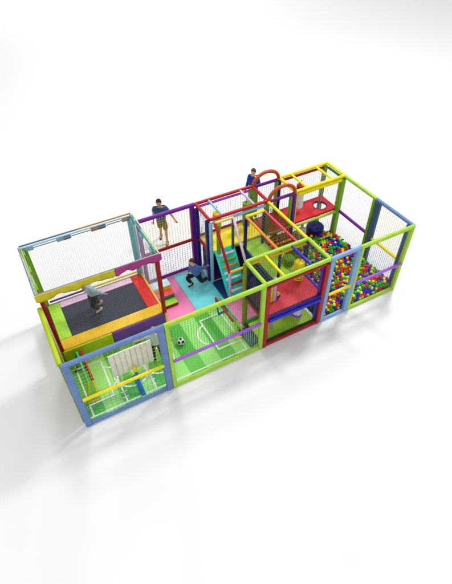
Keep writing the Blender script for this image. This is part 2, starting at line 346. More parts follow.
mbm(PLUM).box((X2+.1, Y2+.02, .006), (X3-.1, Y3-.05, .06), .015).build('floor_mat', None, t); mbm(PLUM).box((5.05, Y3-.18, .06), (6.7, Y3-.1, ZD-.08), .02).build('back_pad', None, t)
rail(t, CRIM, (X2-.01, Y2+.14, ZD+.02), (X2-.01, Y3-.12, ZD+.02), .045, 'side_rail'); rail(t, BRICK, (X2+.1, Y3, ZD+.02), (X3-.1, Y3, ZD+.02), .045, 'side_rail'); rail(t, OLIVE, (X2+.1, Y2, ZD-.04), (X3-.1, Y2, ZD-.04), .05, 'side_rail')
net(t, (X2+.06, Y3, ZD), (X3-X2-.12, 0, 0), (0, 0, H-ZD-.08), C_GREY, .085, .0042, 'back_net'); net(t, (X2, Y2+.1, ZD), (0, .75, 0), (0, 0, H-ZD-.08), C_GREY, .085, .0042, 'side_net'); net(t, (X2, Y2+.1, .1), (0, .75, 0), (0, 0, ZD-.1), C_GREY, .085, .0042, 'side_net')
net(t, (X2+.7, Y2, ZD), (X3-X2-.8, 0, 0), (0, 0, H-ZD-.1), C_GREY, .1, .0028, 'front_net')
def bag(x, y, m1, m2, z0, z1, r, label):
    t = thing('punching_bag', (x, y, z0), label, 'punching bag', 'bags hanging in the towers')
    bg_ = mbm(m1).lathe((x, y, z0), [(r*.5, 0), (r*.94, .03), (r, .08), (r, (z1-z0)-.06), (r*.9, z1-z0-.01), (r*.2, z1-z0)]).build('bag', None, t)
    mbm(m2).lathe((x, y, z1-.16), [(r*1.01, 0), (r*1.05, .01), (r*1.05, .14), (r*.98, .165), (r*.2, .17)]).build('cap', None, bg_)
    mbm(BRICK).tube([(x, y, z1), (x, y, H+.03)], .012, 8).build('strap', None, t)
bag(5.46, 3.5, YEL, GOLD, 1.62, 2.14, .13, 'yellow punching bag under the light-blue roof bar of the crimson-topped tower')
bag(6.47, 3.5, GREENB if 0 else V('leaf2', (96, 176, 60)), GRASS, 1.3, 2.16, .12, 'green punching bag under the lilac roof bar of the crimson-topped tower')
bag(8.42, 3.44, WHITEP, RED, 1.38, 2.22, .13, 'white punching bag with a red cap above the red deck')

# ------------------------------------------------------------------ arch bay
t = thing('arch_bridge', ((X3+X4)/2, (Y2+Y3)/2, 0), 'rust-red bridge bay with two orange arches between the crimson and yellow towers', 'play bridge')
for y in (Y2, Y3):
    mbm(TAN).tube([((X3+X4)/2-.46*math.cos(a*PI/16), y-.02, H+.05+.36*math.sin(a*PI/16)) for a in range(17)], .055, 12).build('arch', None, t)
    rail(t, PURP, (X3+.07, y, H), (X4-.07, y, H), .05, 'top_rail')
mbm(BRICK).box((X3+.02, Y2+.02, ZD-.07), (X4-.01, Y3-.04, ZD), .015).build('deck', None, t)
rail(t, ORNG, (X3+.08, Y2-.04, ZD-.03), (X4-.08, Y2-.04, ZD-.03), .045, 'side_rail'); rail(t, BRICK, (X3+.08, Y2-.04, ZD-.25), (X4-.08, Y2-.04, ZD-.25), .045, 'side_rail'); rail(t, ORNG, (X3+.08, Y2-.04, ZD-.5), (X4-.08, Y2-.04, ZD-.5), .045, 'side_rail')
post(t, GRASS, X3+.17, Y3, ZD, H-.05, .09, .1); post(t, GRASS, X4-.16, Y2, .002, H-.05, .09, .1)
net(t, (X3+.07, Y3, ZD), (X4-X3-.14, 0, 0), (0, 0, H-ZD-.05), C_GREY, .08, .0042, 'back_net')

# ------------------------------------------------------------------ yellow-topped tower
t = thing('play_tower', ((X4+X5)/2, (Y2+Y3)/2, 0), 'back right tower with yellow top frame and red deck with a round hole', 'play tower')
post(t, PURP, X4-.03, Y2, .002, H-.02, .11, .12, label='purple post'); post(t, YEL, X4+.06, Y2, ZD, H-.02, .05, .08, label='slim yellow post'); post(t, NAVY, X4+.02, Y3, .002, H-.03, .1, .12, label='navy post'); post(t, GRASS, X4-.09, Y3, .002, H-.03, .1, .12, label='lime post beside the navy one')
post(t, GRASS, X5-.06, Y2, .002, H-.03, .17, .16); post(t, GRASS, X5-.06, Y3, .002, H-.03, .15, .12)
for a, b in (((X4, Y2), (X5, Y2)), ((X5, Y2), (X5, Y3)), ((X5, Y3), (X4, Y3)), ((X4, Y3), (X4, Y2))):
    rail(t, YEL, (*a, H+.045), (*b, H+.045), .05, 'top_rail')
rail(t, YEL, (X4+.08, Y2-.01, H-.07), (X5-.12, Y2-.01, H-.07), .06, 'top_rail'); rail(t, BRICK, (X4+.08, Y3, H-.08), (X5-.12, Y3, H-.08), .045, 'top_rail', 'rust rail under the back top rail'); rail(t, GREENB, (X5, Y2+.08, H-.08), (X5, Y3-.08, H-.08), .04, 'top_rail', 'thin green rail under the right top rail')
for x in (8.31, 9.27): rail(t, YEL, (x, Y2, H+.04), (x, Y3, H+.04), .04, 'roof_bar')
# deck with hole
hx, hy, hr = 9.28, 3.4, .235
def deck_hole():
    b = mbm(DECKR); x0, x1, y0, y1 = X4, X5-.04, Y2+.03, Y3-.03; n = 40; ring = []; out = []
    for k in range(n):
        a = 2*PI*k/n; c, s = math.cos(a), math.sin(a); ring.append((hx+hr*c, hy+hr*s))
        tt = min([(x1-hx)/c if c > 1e-6 else 1e9, (x0-hx)/c if c < -1e-6 else 1e9, (y1-hy)/s if s > 1e-6 else 1e9, (y0-hy)/s if s < -1e-6 else 1e9]); out.append((hx+c*tt, hy+s*tt))
    for P in ((x0, y0), (x1, y0), (x1, y1), (x0, y1)):
        k = min(range(n), key=lambda i: (out[i][0]-P[0])**2+(out[i][1]-P[1])**2); out[k] = P
    vs = [(*p, z) for z in (ZD, ZD-.07) for p in ring+out]
    fs = []
    for k in range(n):
        k2 = (k+1) % n; fs += [[k, k2, n+k2, n+k], [2*n+k, 3*n+k, 3*n+k2, 2*n+k2], [n+k, n+k2, 3*n+k2, 3*n+k]]
    dk = b.add(vs, fs).build('deck', None, t)
    mbm(NAVY).tube([(hx+hr*.98*math.cos(2*PI*k/40), hy+hr*.98*math.sin(2*PI*k/40), ZD-.02) for k in range(41)], .024, 8, caps=False).build('hole_rim', None, dk)
deck_hole()
rail(t, LIME, (X4+.08, Y2-.02, ZD-.1), (X5-.14, Y2-.02, ZD-.1), .045, 'side_rail'); mbm(OLIVE).box((X4+.1, Y2+.08, .006), (X5-.16, Y3-.1, .12), .02).build('floor_mat', None, t)
net(t, (X4+.05, Y3, ZD), (X5-X4-.12, 0, 0), (0, 0, H-ZD-.08), C_GREY, .085, .0042, 'back_net'); net(t, (X5, Y2+.05, ZD), (0, .8, 0), (0, 0, H-ZD-.08), C_GREY, .085, .0038, 'side_net'); net(t, (X5, Y2+.05, .1), (0, .8, 0), (0, 0, ZD-.15), C_GREY, .085, .0038, 'side_net'); net(t, (X4+.05, Y3, .1), (X5-X4-.12, 0, 0), (0, 0, ZD-.15), C_GREY, .085, .0038, 'back_net')
o = mbm(GREY).tube([(9.2, 3.36, .1), (9.2, 3.36, H+.02)], .035, 14).build('slide_pole', None, None, origin=(9.2, 3.36, .1)); tag(o, 'grey steel fire pole rising through the round hole of the red deck', 'pole')
t = thing('landing_cushion', (9.12, 3.28, .1), 'round navy and dark red cushion at the foot of the grey pole', 'cushion')
mbm(MAROON).lathe((9.12, 3.28, .1), [(.24, 0), (.29, .03), (.29, .22), (.285, .235)]).build('base', None, t); mbm(NAVY).lathe((9.12, 3.28, .336), [(.285, 0), (.3, .02), (.3, .13), (.26, .17), (.05, .175)]).build('top', None, t)

# ------------------------------------------------------------------ back purple panel
t = thing('net_panel', ((3.12+X2)/2, Y3, 0), 'purple framed net fence with a red middle rail behind the pink and aqua mats', 'net panel')
post(t, PURP, 3.15, Y3, .002, H-.02, .12, .12); post(t, PURP, X2-.12, Y3+.03, .002, H, .13, .13)
rail(t, PURP, (3.1, Y3, H+.04), (X2-.03, Y3, H+.04), .062, 'top_rail'); rail(t, PURP, (3.2, Y3, .07), (X2-.16, Y3, .07), .05, 'bottom_rail'); rail(t, RED, (3.2, Y3-.03, 1.18), (X2-.16, Y3-.03, 1.18), .05, 'middle_rail')
net(t, (3.2, Y3, .1), (X2-3.4, 0, 0), (0, 0, 1.08), C_BLUE, .085, .0045, 'lower_net'); net(t, (3.2, Y3, 1.18), (X2-3.4, 0, 0), (0, 0, H-1.18), C_YEL, .085, .0045, 'upper_net')

# ------------------------------------------------------------------ floor mats
def slab(name, m, lo, hi, label, cat='floor mat', bev=.012, group=None):
    o = mbm(m).box(lo, hi, bev).build(name, None, None, origin=((lo[0]+hi[0])/2, (lo[1]+hi[1])/2, lo[2])); return tag(o, label, cat, group)
slab('floor_mat', PINKM, (3.03, 1.93, .004), (3.975, 3.80, .03), 'pink floor mat beside the low steps')
slab('floor_mat', AQUA, (3.98, 1.93, .004), (4.93, 3.80, .03), 'aqua floor mat under the running boy')
slab('floor_mat', DEEP, (4.935, 2.06, .004), (5.9, 2.95, .03), 'dark blue floor mat below the turquoise climbing ramp')
slab('floor_mat', PINKM, (4.8, 1.03, .004), (5.9, 2.055, .03), 'second pink mat, seen behind the right goal')
o = mbm(DEEP).box((-.13, 0, 0), (.13, .62, .16), .03, M=Matrix.Translation((4.8, .14, .012)) @ Matrix.Rotation(math.radians(4), 4, 'Z')).build('foam_block', None, None, origin=(4.8, .45, .012)); tag(o, 'dark blue foam block on the turf behind the right goal', 'foam block')

# low foam steps
t = thing('foam_steps', (3.3, 2.95, .03), 'three low foam steps in white, coral and lime beside the trampoline', 'steps')
for (y0, y1, z, mt, mr) in ((3.06, 3.36, .47, ICE, GOLD), (2.82, 3.055, .31, CORAL, DTEAL), (2.57, 2.815, .16, LIMEM, RED)):
    mbm(mr).box((3.05, y0, .032), (3.61, y1, z-.03), .008).build('riser', None, t); mbm(mt).box((3.045, y0-.002, z-.029), (3.612, y1, z), .012).build('tread', None, t)

# ------------------------------------------------------------------ football carpet with field lines
t = thing('football_carpet', (2.4, .95, .004), 'striped green artificial turf with white football lines inside the front panels', 'turf carpet')
o = mbm(TURF).box((.06, .07, .004), (4.78, 1.9, .02), 0).build('turf', None, t)
def ribbon(b, pts, w=.045, z=.0245):
    for i in range(len(pts)-1):
        a = Vector((*pts[i], 0)); c = Vector((*pts[i+1], 0)); d = (c-a).normalized(); n = Vector((-d.y, d.x, 0))*w/2; e = d*w*.48
        zz = z+.0003*(len(b.bm.faces) % 7)
        vs = [a-e+n, a-e-n, c+e-n, c+e+n]; b.add([(v.x, v.y, zz) for v in vs], [[0, 1, 2, 3]])
b = mbm(mat('line_white', (240, 244, 240), rough=.7, bscale=200, bump=.3))
ribbon(b, [(.25, .18), (.25, 1.82)]); ribbon(b, [(.25, 1.7), (.9, 1.7), (.88, .5), (.25, .5)])
ribbon(b, [(.1, .14), (4.58, .14)], .04); ribbon(b, [(4.56, .14), (4.56, 1.88)])
ribbon(b, [(4.56, 1.67), (3.88, 1.67), (3.88, .5), (4.56, .5)]);
def arc(cx, cy, r, a0, a1, n=20): return [(cx+r*math.cos(math.radians(a0+(a1-a0)*i/n)), cy+r*math.sin(math.radians(a0+(a1-a0)*i/n))) for i in range(n+1)]
def smooth_arc(cx, cy, r, a0, a1, w=.045, z=.0275):
    n = 28; A = [math.radians(a0+(a1-a0)*i/n) for i in range(n+1)]
    vs = [(cx+(r+q)*math.cos(a), cy+(r+q)*math.sin(a), z) for a in A for q in (-w/2, w/2)]
    b.add(vs, [[2*i, 2*i+1, 2*i+3, 2*i+2] for i in range(n)])
smooth_arc(3.97, 1.08, .4, 103, 257); smooth_arc(.8, 1.1, .36, -76, 76); smooth_arc(2.28, .95, .42, 0, 360); smooth_arc(1.5, .95, .45, 0, 360, .04, .028)
for x in (1.12, 1.9):
    ribbon(b, [(x, .14), (x, 1.3)], .035)
    for k in range(4): ribbon(b, [(x-.07, .3+k*.16), (x+.07, .3+k*.16)], .022, .029)
b.build('field_lines', None, t)

# goals
def goal(s, xf, label):
    t = thing('football_goal', (xf, 1.15, .02), label, 'goal', 'small padded goals on the turf')
    zt = .62
    o = mbm(CRIM).tube([(xf, .72+i*.03, zt) for i in range(36)], [.034+.005*(i % 3 == 0) for i in range(36)], 10).build('crossbar', None, t)
    rail(t, V('mint', (60, 200, 130)), (xf-s*.11, .72, zt), (xf-s*.11, 1.77, zt), .026, 'crossbar', 'mint green bar')
    for y, yt, m_ in ((.56, .72, YEL), (1.64, 1.77, DTEAL)):
        mbm(m_).tube([(xf-s*.3, y, .05), (xf-s*.24, y+.02, .2), (xf-s*.11, yt, zt)], .026, 10).build('back_leg', None, t)
        mbm(m_).tube([(xf-s*.02, y, .05), (xf-s*.01, y+.02, .2), (xf, yt, zt)], .028, 10).build('front_post', None, t)
        rail(t, m_, (xf-s*.32, y, .05), (xf, y, .05), .03, 'foot')
    return t
goal(1, .52, 'left padded goal with red crossbar, left of the white board'); goal(-1, 4.46, 'right padded goal with red crossbar, on the turf right of the football')

# white board on blue stand
t = thing('play_board', (1.54, .6, .02), 'white upright board on a blue stand in the steel-blue framed corner', 'board')
bd = mbm(WHITEP).box((1.0, .6, .56), (2.08, .64, 1.38), .01).build('board', None, t)
b = mbm(V('grid_gold', (214, 190, 60)))
for k in range(1, 8): b.box((1.0+k*.135-.007, .592, .575), (1.0+k*.135+.007, .5985, 1.365), 0)
b.build('grid_lines', None, bd)
mbm(COOLBLUE).tube([(1.52, .2, .03), (1.54, .5, .6)], .045, 10).build('brace', None, t); mbm(COOLBLUE).box((1.48, .12, .022), (1.6, .8, .06), .01).build('foot', None, t)
mbm(YEL).tube([(1.54, .5, .58), (1.545, .54, .74)], .05, 12).build('knob', None, t)
for x in (1.2, 1.9): rail(t, WHITEP, (x, .665, .03), (x, .665, .7), .022, 'leg')

# football
def soccer():
    c = Vector((3.05, 1.17, .135)); t = thing('football', (3.05, 1.17, .022), 'black and white football lying on the turf', 'ball')
    t0 = bmesh.new(); bmesh.ops.create_icosphere(t0, subdivisions=4, radius=.115)
    ico = bmesh.new(); bmesh.ops.create_icosphere(ico, subdivisions=1, radius=1); P = [v.co.normalized() for v in ico.verts]; ico.free()
    b = MB(); b.mats = [mat('ball_white', (236, 236, 236), rough=.35), mat('ball_black', (16, 16, 18), rough=.35)]
    vs = [v.co+c for v in t0.verts]; k = [b.bm.verts.new(v) for v in vs]
    t0.verts.index_update()
    for f in t0.faces:
        d = f.calc_center_median().normalized(); q = b.bm.faces.new([k[v.index] for v in f.verts]); q.smooth = True
        q.material_index = 1 if max(d.dot(p) for p in P) > .925 else 0
    b.build('ball_shell', None, t)
soccer()

# ------------------------------------------------------------------ trampoline
TZ = .62; TX0, TX1, TY0, TY1 = .04, 3.0, 1.95, 3.84
t = thing('trampoline', (1.5, 2.9, 0), 'large trampoline with black jumping bed and coloured edge pads', 'trampoline')
mbm(BED).box((.44, 2.38, TZ-.03), (2.63, 3.56, TZ-.012), 0).build('jumping_bed', None, t)
mbm(LIMEM).box((TX0+.1, 2.36, TZ-.06), (.46, TY1-.06, TZ+.01), .02).build('edge_pad', None, t)['label'] = 'lime edge pad'
mbm(REDM).box((2.61, 2.36, TZ-.06), (TX1-.06, TY1-.06, TZ+.01), .02).build('edge_pad', None, t)['label'] = 'red edge pad'
mbm(GOLD).box((TX0+.1, TY0+.03, TZ-.06), (TX1-.06, 2.355, TZ+.012), .02).build('edge_pad', None, t)['label'] = 'golden yellow edge pad'
mbm(PALEP).box((.462, 3.54, TZ-.06), (2.608, TY1-.06, TZ+.01), .02).build('edge_pad', None, t)['label'] = 'pale lilac edge pad'
mbm(CHART).box((TX0+.06, TY0-.04, .02), (1.42, TY0+.025, TZ), .02).build('side_wall', None, t)['label'] = 'chartreuse side wall'
mbm(PAD).box((1.425, TY0-.045, .02), (TX1-.06, TY0+.025, TZ+.005), .02).build('side_wall', None, t)['label'] = 'violet side wall'
mbm(YEL).box((TX1-.055, TY0-.04, .02), (TX1+.0, TY1-.06, TZ), .02).build('side_wall', None, t)['label'] = 'yellow side wall'
mbm(OLIVE).box((TX0, TY0-.03, .02), (TX0+.055, TY1-.06, TZ), .02).build('side_wall', None, t)['label'] = 'olive side wall'
mbm(OLIVE).box((TX0+.06, TY1-.055, .02), (TX1-.06, TY1-.01, TZ), .02).build('side_wall', None, t)
TH = 2.73
t = thing('trampoline_enclosure', (1.5, 2.9, 0), 'tall net enclosure around the trampoline with a scalloped yellow and magenta banner', 'net enclosure')
post(t, RED, TX0+.06, TY0+.04, TZ, TH, .1, .1, label='dark red front post'); post(t, RED, TX1-.04, TY0+.03, TZ-.1, TH-.03, .11, .11, label='dark red front post')
post(t, GRASS, TX0+.08, TY1, .002, TH-.02, .17, .1, label='lime back post'); post(t, V('pale_teal', (120, 184, 190)), TX1-.04, TY1, .002, TH-.02, .19, .1, label='pale teal back post')
sl = V('slim_blue', (96, 124, 160)); so = V('slim_amber', (190, 136, 70)); sg = V('slim_green', (150, 190, 90)); stl = V('slim_teal', (90, 150, 150))
rail(t, sl, (TX0, TY1+.03, TH+.03), (1.5, TY1+.03, TH+.03), .022, 'top_rail'); rail(t, so, (1.5, TY1+.03, TH+.03), (TX1, TY1+.03, TH+.03), .022, 'top_rail')
rail(t, SKY, (TX0+.04, TY1-.03, TH+.0), (TX1, TY1-.03, TH+.0), .022, 'top_rail'); rail(t, GREY, (TX0+.04, TY1-.06, TH-.05), (TX1, TY1-.06, TH-.05), .016, 'top_rail')
rail(t, GREY, (TX0-.02, TY0, TH+.02), (TX0-.02, TY1, TH+.02), .022, 'top_rail'); rail(t, sg, (TX0+.03, TY0, TH), (TX0+.03, TY1, TH), .02, 'top_rail')
rail(t, V('pale_top', (200, 214, 160)), (TX1+.03, TY0, TH+.02), (TX1+.03, TY1, TH+.02), .022, 'top_rail'); rail(t, stl, (TX1-.03, TY0, TH), (TX1-.03, TY1, TH), .026, 'top_rail')
rail(t, GREY, (TX0, TY0-.04, TH+.04), (TX1, TY0-.04, TH+.04), .022, 'top_rail')
for x0, m_ in ((.16, SKY), (.95, SKY), (1.12, sl), (1.86, so), (2.06, SLATE), (2.72, so)):
    mbm(m_).box((x0, TY1-.05, TH-.13), (x0+.2, TY1-.01, TH-.02), .012).build('bracket', None, t)
for y in (2.15, 2.85, 3.55):
    mbm(GRASS).box((TX0+.02, y, TH-.14), (TX0+.09, y+.22, TH-.02), .012).build('bracket', None, t); mbm(V('pale_teal', (0, 0, 0))).box((TX1-.09, y, TH-.14), (TX1-.03, y+.2, TH-.02), .012).build('bracket', None, t)
rail(t, VIOL if 0 else PURP, (TX0+.2, TY1-.04, .72), (1.33, TY1-.04, .72), .028, 'middle_rail'); rail(t, YEL, (1.33, TY1-.04, .72), (TX1-.14, TY1-.04, .72), .028, 'middle_rail')
net(t, (TX0+.16, TY1-.0, TZ), (TX1-TX0-.3, 0, 0), (0, 0, TH-.15-TZ), C_PALE, .062, .003, 'back_net')
net(t, (TX0+.04, TY0+.05, TZ), (0, TY1-TY0-.12, 0), (0, 0, TH-.15-TZ), C_PALE, .09, .003, 'side_net'); net(t, (TX1-.03, TY0+.05, TZ), (0, TY1-TY0-.12, 0), (0, 0, TH-.15-TZ), C_PALE, .09, .003, 'side_net')
net(t, (TX0+.12, TY0+.0, TZ+.02), (TX1-TX0-.22, 0, 0), (0, 0, TH-.1-TZ), C_GREY, .075, .0011, 'front_net')
def banner(x0, x1, m_, ph):
    n = 60; vs = []; fs = []
    for i in range(n+1):
        a = i/n; x = x0+(x1-x0)*a; lower = .20+.03*math.sin(a*PI*5+ph)+.012*math.sin(a*PI*13)
        for j in range(5):
            yy = TY0-.075+.012*math.sin(a*22+ph+j*.5)*j/4
            vs.append((x, yy, TH+.06-lower*j/4))
    for i in range(n):
        for j in range(4): fs.append([i*5+j, (i+1)*5+j, (i+1)*5+j+1, i*5+j+1])
    m = mbm(m_); m.add(vs, fs, None, True); o = m.build('banner', None, t)
    md = o.modifiers.new('thickness', 'SOLIDIFY'); md.thickness = .012; return o
banner(TX0-.05, 1.86, V('banner_yellow', (208, 194, 40)), 0)['label'] = 'yellow banner'; banner(1.86, TX1+.06, MAG, 1.)['label'] = 'magenta banner'

t = thing('side_panel', (0, 1, 0), 'solid olive end panel with a yellow padded top rail at the far left', 'side panel')
mbm(OLIVE).box((-.03, .08, .06), (.03, 1.88, H-.02), .012).build('panel', None, t)
rail(t, CHART, (0, .08, H+.0), (0, 1.9, H+.0), .058, 'pad'); rail(t, OLIVE, (.06, .1, .08), (.06, 1.86, .08), .05, 'bottom_pad')

# ------------------------------------------------------------------ ball pit
cols = {'red': (232, 14, 16), 'yellow': (250, 232, 10), 'green': (10, 196, 24), 'blue': (10, 20, 206)}
bm_ = {k: mat('plastic_'+k, c, rough=.25, var=.1, bump=0, spec=.35, coat=0.) for k, c in cols.items()}
R = .05
pos = []
rng = random.Random(3)
def okp(x, y): return not (x < X3+.05) and x < X5-.06 and y < Y2+.1 and y > .06
nx = int((X5-X3)/(R*2.02)); ny = int(3.1/(R*1.76))
for lay in range(3):
    for j in range(ny):
        for i in range(nx):
            x = X3+.07+R+i*R*2.04+(j % 2)*R+lay*R*.6; y = .075+R+j*R*1.78+lay*R*.55
            x += rng.uniform(-.008, .008); y += rng.uniform(-.006, .006)
            if not okp(x, y) or y > 3.05: continue
            edge = y < .26 or x < X3+.2
            hgt = .05*noise.noise(Vector((x*1.6, y*1.6, 2.)))
            if lay < 2 and not edge: 
                if lay == 0: continue
            z = R+.006+lay*R*1.72+ (hgt+.012 if lay == 2 else 0) + (rng.uniform(-.008, .02) if lay == 2 else rng.uniform(-.004, .004))
            if lay == 2 and rng.random() < .05: continue
            pos.append((x, y, z, lay))
            if lay == 2 and rng.random() < .12: pos.append((x+R*rng.uniform(.6, 1), y+R*rng.uniform(.3, .9), z+R*1.35, 3))
names = list(cols)
bal = [(p, names[rng.randrange(4)]) for p in pos]
camp = Vector((.345, -6.549, 10.135))
def vis_score(q):
    p = q[0]; d = (Vector(p[:3])-camp).length
    return d + (0 if p[3] >= 2 else (0 if p[1] < .14 else 5))
bal.sort(key=vis_score)
proto = {}
pit_lab = {'red': 'small red plastic ball in the front of the ball pit', 'yellow': 'small yellow plastic ball in the front of the ball pit', 'green': 'small green plastic ball in the front of the ball pit', 'blue': 'small blue plastic ball in the front of the ball pit'}
for (p, c) in bal[:296]:
    if c not in proto:
        t0 = bmesh.new(); bmesh.ops.create_icosphere(t0, subdivisions=3, radius=R); me = bpy.data.meshes.new('pit_ball')
        for f in t0.faces: f.smooth = True
        t0.to_mesh(me); t0.free(); me.materials.append(bm_[c]); o = bpy.data.objects.new('pit_ball', me); proto[c] = o
    else: o = proto[c].copy()
    COL.objects.link(o); o.location = p[:3]; tag(o, pit_lab[c], 'ball', c+' balls in the front of the ball pit')
t0 = bmesh.new(); bmesh.ops.create_icosphere(t0, subdivisions=2, radius=R); t0.verts.index_update()
bv = [v.co.copy() for v in t0.verts]; bf = [[v.index for v in f.verts] for f in t0.faces]; t0.free()
vs = []; fs = []; mi = []
for (p, c) in bal[296:]:
    k = len(vs); q = Vector(p[:3]); vs += [v+q for v in bv]; fs += [[i+k for i in f] for f in bf]; mi += [names.index(c)]*len(bf)
me = bpy.data.meshes.new('pit_balls'); me.from_pydata(vs, [], fs)
for c in names: me.materials.append(bm_[c])
me.polygons.foreach_set('material_index', mi); me.polygons.foreach_set('use_smooth', [True]*len(fs)); me.update()
o = bpy.data.objects.new('pit_balls', me); COL.objects.link(o); tag(o, 'red, yellow, green and blue plastic balls filling the rear of the ball pit', 'balls', kind='stuff')
slab('pit_floor', V('pit_floor', (50, 40, 46), rough=.6), (X3+.05, .06, .002), (X5-.05, Y2+.06, .007), 'dark floor mat beneath the balls of the ball pit', bev=0)

# ------------------------------------------------------------------ people
def skin_mesh(verts, edges, radii, lvl=2):
    me = bpy.data.meshes.new('tmp'); me.from_pydata([Vector(v) for v in verts], edges, [])
    o = bpy.data.objects.new('tmp', me); COL.objects.link(o)
    md = o.modifiers.new('s', 'SKIN'); md.use_smooth_shade = True
    sv = me.skin_vertices[0].data
    for i, r in enumerate(radii): sv[i].radius = r if isinstance(r, tuple) else (r, r)
    sv[0].use_root = True
    ss = o.modifiers.new('u', 'SUBSURF'); ss.levels = lvl; ss.render_levels = lvl
    dg = bpy.context.evaluated_depsgraph_get(); dg.update(); ev = o.evaluated_get(dg); m2 = bpy.data.meshes.new_from_object(ev)
    bpy.data.objects.remove(o); bpy.data.meshes.remove(me); return m2
def add_mesh(b, me, M, m):
    k = b.mi(m); vs = [b.bm.verts.new(M @ v.co) for v in me.vertices]
    for p in me.polygons:
        try: f = b.bm.faces.new([vs[i] for i in p.vertices]); f.material_index = k; f.smooth = True
        except ValueError: pass
def person(loc, rz, J, sk, hair, label, garments, shoe, s=1., hat=None, headrot=(0, 0)):
    """J: joints in metres for an adult-size figure; facing -Y, +X is the figure's left hand side seen from the front right"""
    M = Matrix.Translation(loc) @ Matrix.Rotation(rz, 4, 'Z') @ Matrix.Scale(s, 4)
    t = None
    P = {k: Vector(v) for k, v in J.items()}
    nk, hd = P['neck'], P['head']
    up = (hd-nk).normalized()
    nm = ['pelvis', 'waist', 'chest', 'neck', 'jaw', 'shL', 'elL', 'wrL', 'shR', 'elR', 'wrR', 'hipL', 'knL', 'anL', 'toeL', 'hipR', 'knR', 'anR', 'toeR', 'hndL', 'hndR']
    P['jaw'] = nk+up*.09
    f = Vector((0, -1, 0))
    for sd in 'LR':
        d = (P['wr'+sd]-P['el'+sd]).normalized(); P['hnd'+sd] = P['wr'+sd]+d*.075
        if 'toe'+sd not in P: P['toe'+sd] = P['an'+sd]+Vector((0, -.15, -.05))
    rad = dict(pelvis=(.12, .105), waist=(.108, .098), chest=(.125, .105), neck=.058, jaw=.055, shL=.062, elL=.042, wrL=.027, shR=.062, elR=.042, wrR=.027, hipL=.088, knL=.056, anL=.036, toeL=.03,
               hipR=.088, knR=.056, anR=.036, toeR=.03, hndL=(.036, .02), hndR=(.036, .02))
    ed = [('pelvis', 'waist'), ('waist', 'chest'), ('chest', 'neck'), ('neck', 'jaw'), ('chest', 'shL'), ('shL', 'elL'), ('elL', 'wrL'), ('wrL', 'hndL'), ('chest', 'shR'), ('shR', 'elR'), ('elR', 'wrR'), ('wrR', 'hndR'),
          ('pelvis', 'hipL'), ('hipL', 'knL'), ('knL', 'anL'), ('anL', 'toeL'), ('pelvis', 'hipR'), ('hipR', 'knR'), ('knR', 'anR'), ('anR', 'toeR')]
    body = MB(); body.mats = [sk, EYE, LIP]
    me = skin_mesh([P[n] for n in nm], [(nm.index(a), nm.index(c)) for a, c in ed], [rad[n] for n in nm]); add_mesh(body, me, M, sk)
    # head
    Rh = up.to_track_quat('Z', 'Y').to_matrix().to_4x4()
    H3 = Matrix.Translation(hd) @ Matrix.Rotation(headrot[1], 4, 'X') @ Matrix.Rotation(headrot[0], 4, 'Z')
    def hb(c, r, m, sc=(1, 1, 1), seg=12, rings=9):
        q = MB(); q.ball(c, r, None, seg, rings, sc); mm = bpy.data.meshes.new('q'); q.bm.to_mesh(mm); q.bm.free(); return mm, M @ H3
    for c, r, sc, m, sg in (((0, 0, 0), .105, (.78, .92, 1.12), sk, 18), ((0, -.02, -.06), .07, (.82, .9, .8), sk, 14), ((0, -.1, -.015), .018, (.8, 1.1, 1.6), sk, 8), ((.083, .005, -.01), .025, (.4, .8, 1.2), sk, 8), ((-.083, .005, -.01), .025, (.4, .8, 1.2), sk, 8),
                          ((.032, -.088, .015), .0125, (1.2, .6, .8), EYE, 8), ((-.032, -.088, .015), .0125, (1.2, .6, .8), EYE, 8), ((0, -.087, -.055), .02, (1.1, .4, .35), LIP, 8)):
        mm, MM = hb(c, r, m, sc, sg, sg//2+2); add_mesh(body, mm, MM, m)
    # fingers
    for sd, sg in (('L', 1), ('R', -1)):
        w = P['wr'+sd]; h = P['hnd'+sd]; d = (h-w).normalized(); side = d.cross(Vector((0, 1, 0)));
        if side.length < .1: side = d.cross(Vector((0, 0, 1)))
        side.normalize(); pal = side.cross(d).normalized()
        for k, ln in enumerate((.066, .076, .07, .054)):
            o0 = h+side*(-.026+k*.0175)-d*.01
            pts = [o0, o0+d*ln*.45+pal*.004, o0+d*ln*.78+pal*.018, o0+d*ln*.98+pal*.034]
            body.tube([M @ p for p in pts], [.0095*s, .009*s, .008*s, .006*s], 7, sk)
        o0 = w+d*.03-side*.025; pts = [o0, o0+d*.025-side*.03, o0+d*.06-side*.04+pal*.01]
        body.tube([M @ p for p in pts], [.012*s, .0105*s, .008*s], 7, sk)
    t = body.build('person', None, None, origin=loc, weld=False); tag(t, label, 'person')
    # hair
    hb_ = MB(); hb_.mats = [hair]; q = bmesh.new(); bmesh.ops.create_icosphere(q, subdivisions=4, radius=.119)
    rr = random.Random(5); vv = {}
    for v in q.verts:
        n = v.co.normalized(); k = 1+.05*noise.noise(n*9)+.02*noise.noise(n*30); v.co = Vector((n.x*.79, n.y*.94, n.z*1.1))*.119*k+Vector((0, .008, .012))
    kill = [v for v in q.verts if (v.co.y < -.045 and v.co.z < .062+.012*math.sin(v.co.x*90)) or v.co.z < -.055 or (v.co.y < .0 and v.co.z < .02)]
    bmesh.ops.delete(q, geom=kill, context='VERTS'); mm = bpy.data.meshes.new('q'); q.to_mesh(mm); q.free(); add_mesh(hb_, mm, M @ H3, hair); hb_.build('hair', None, t, weld=False)
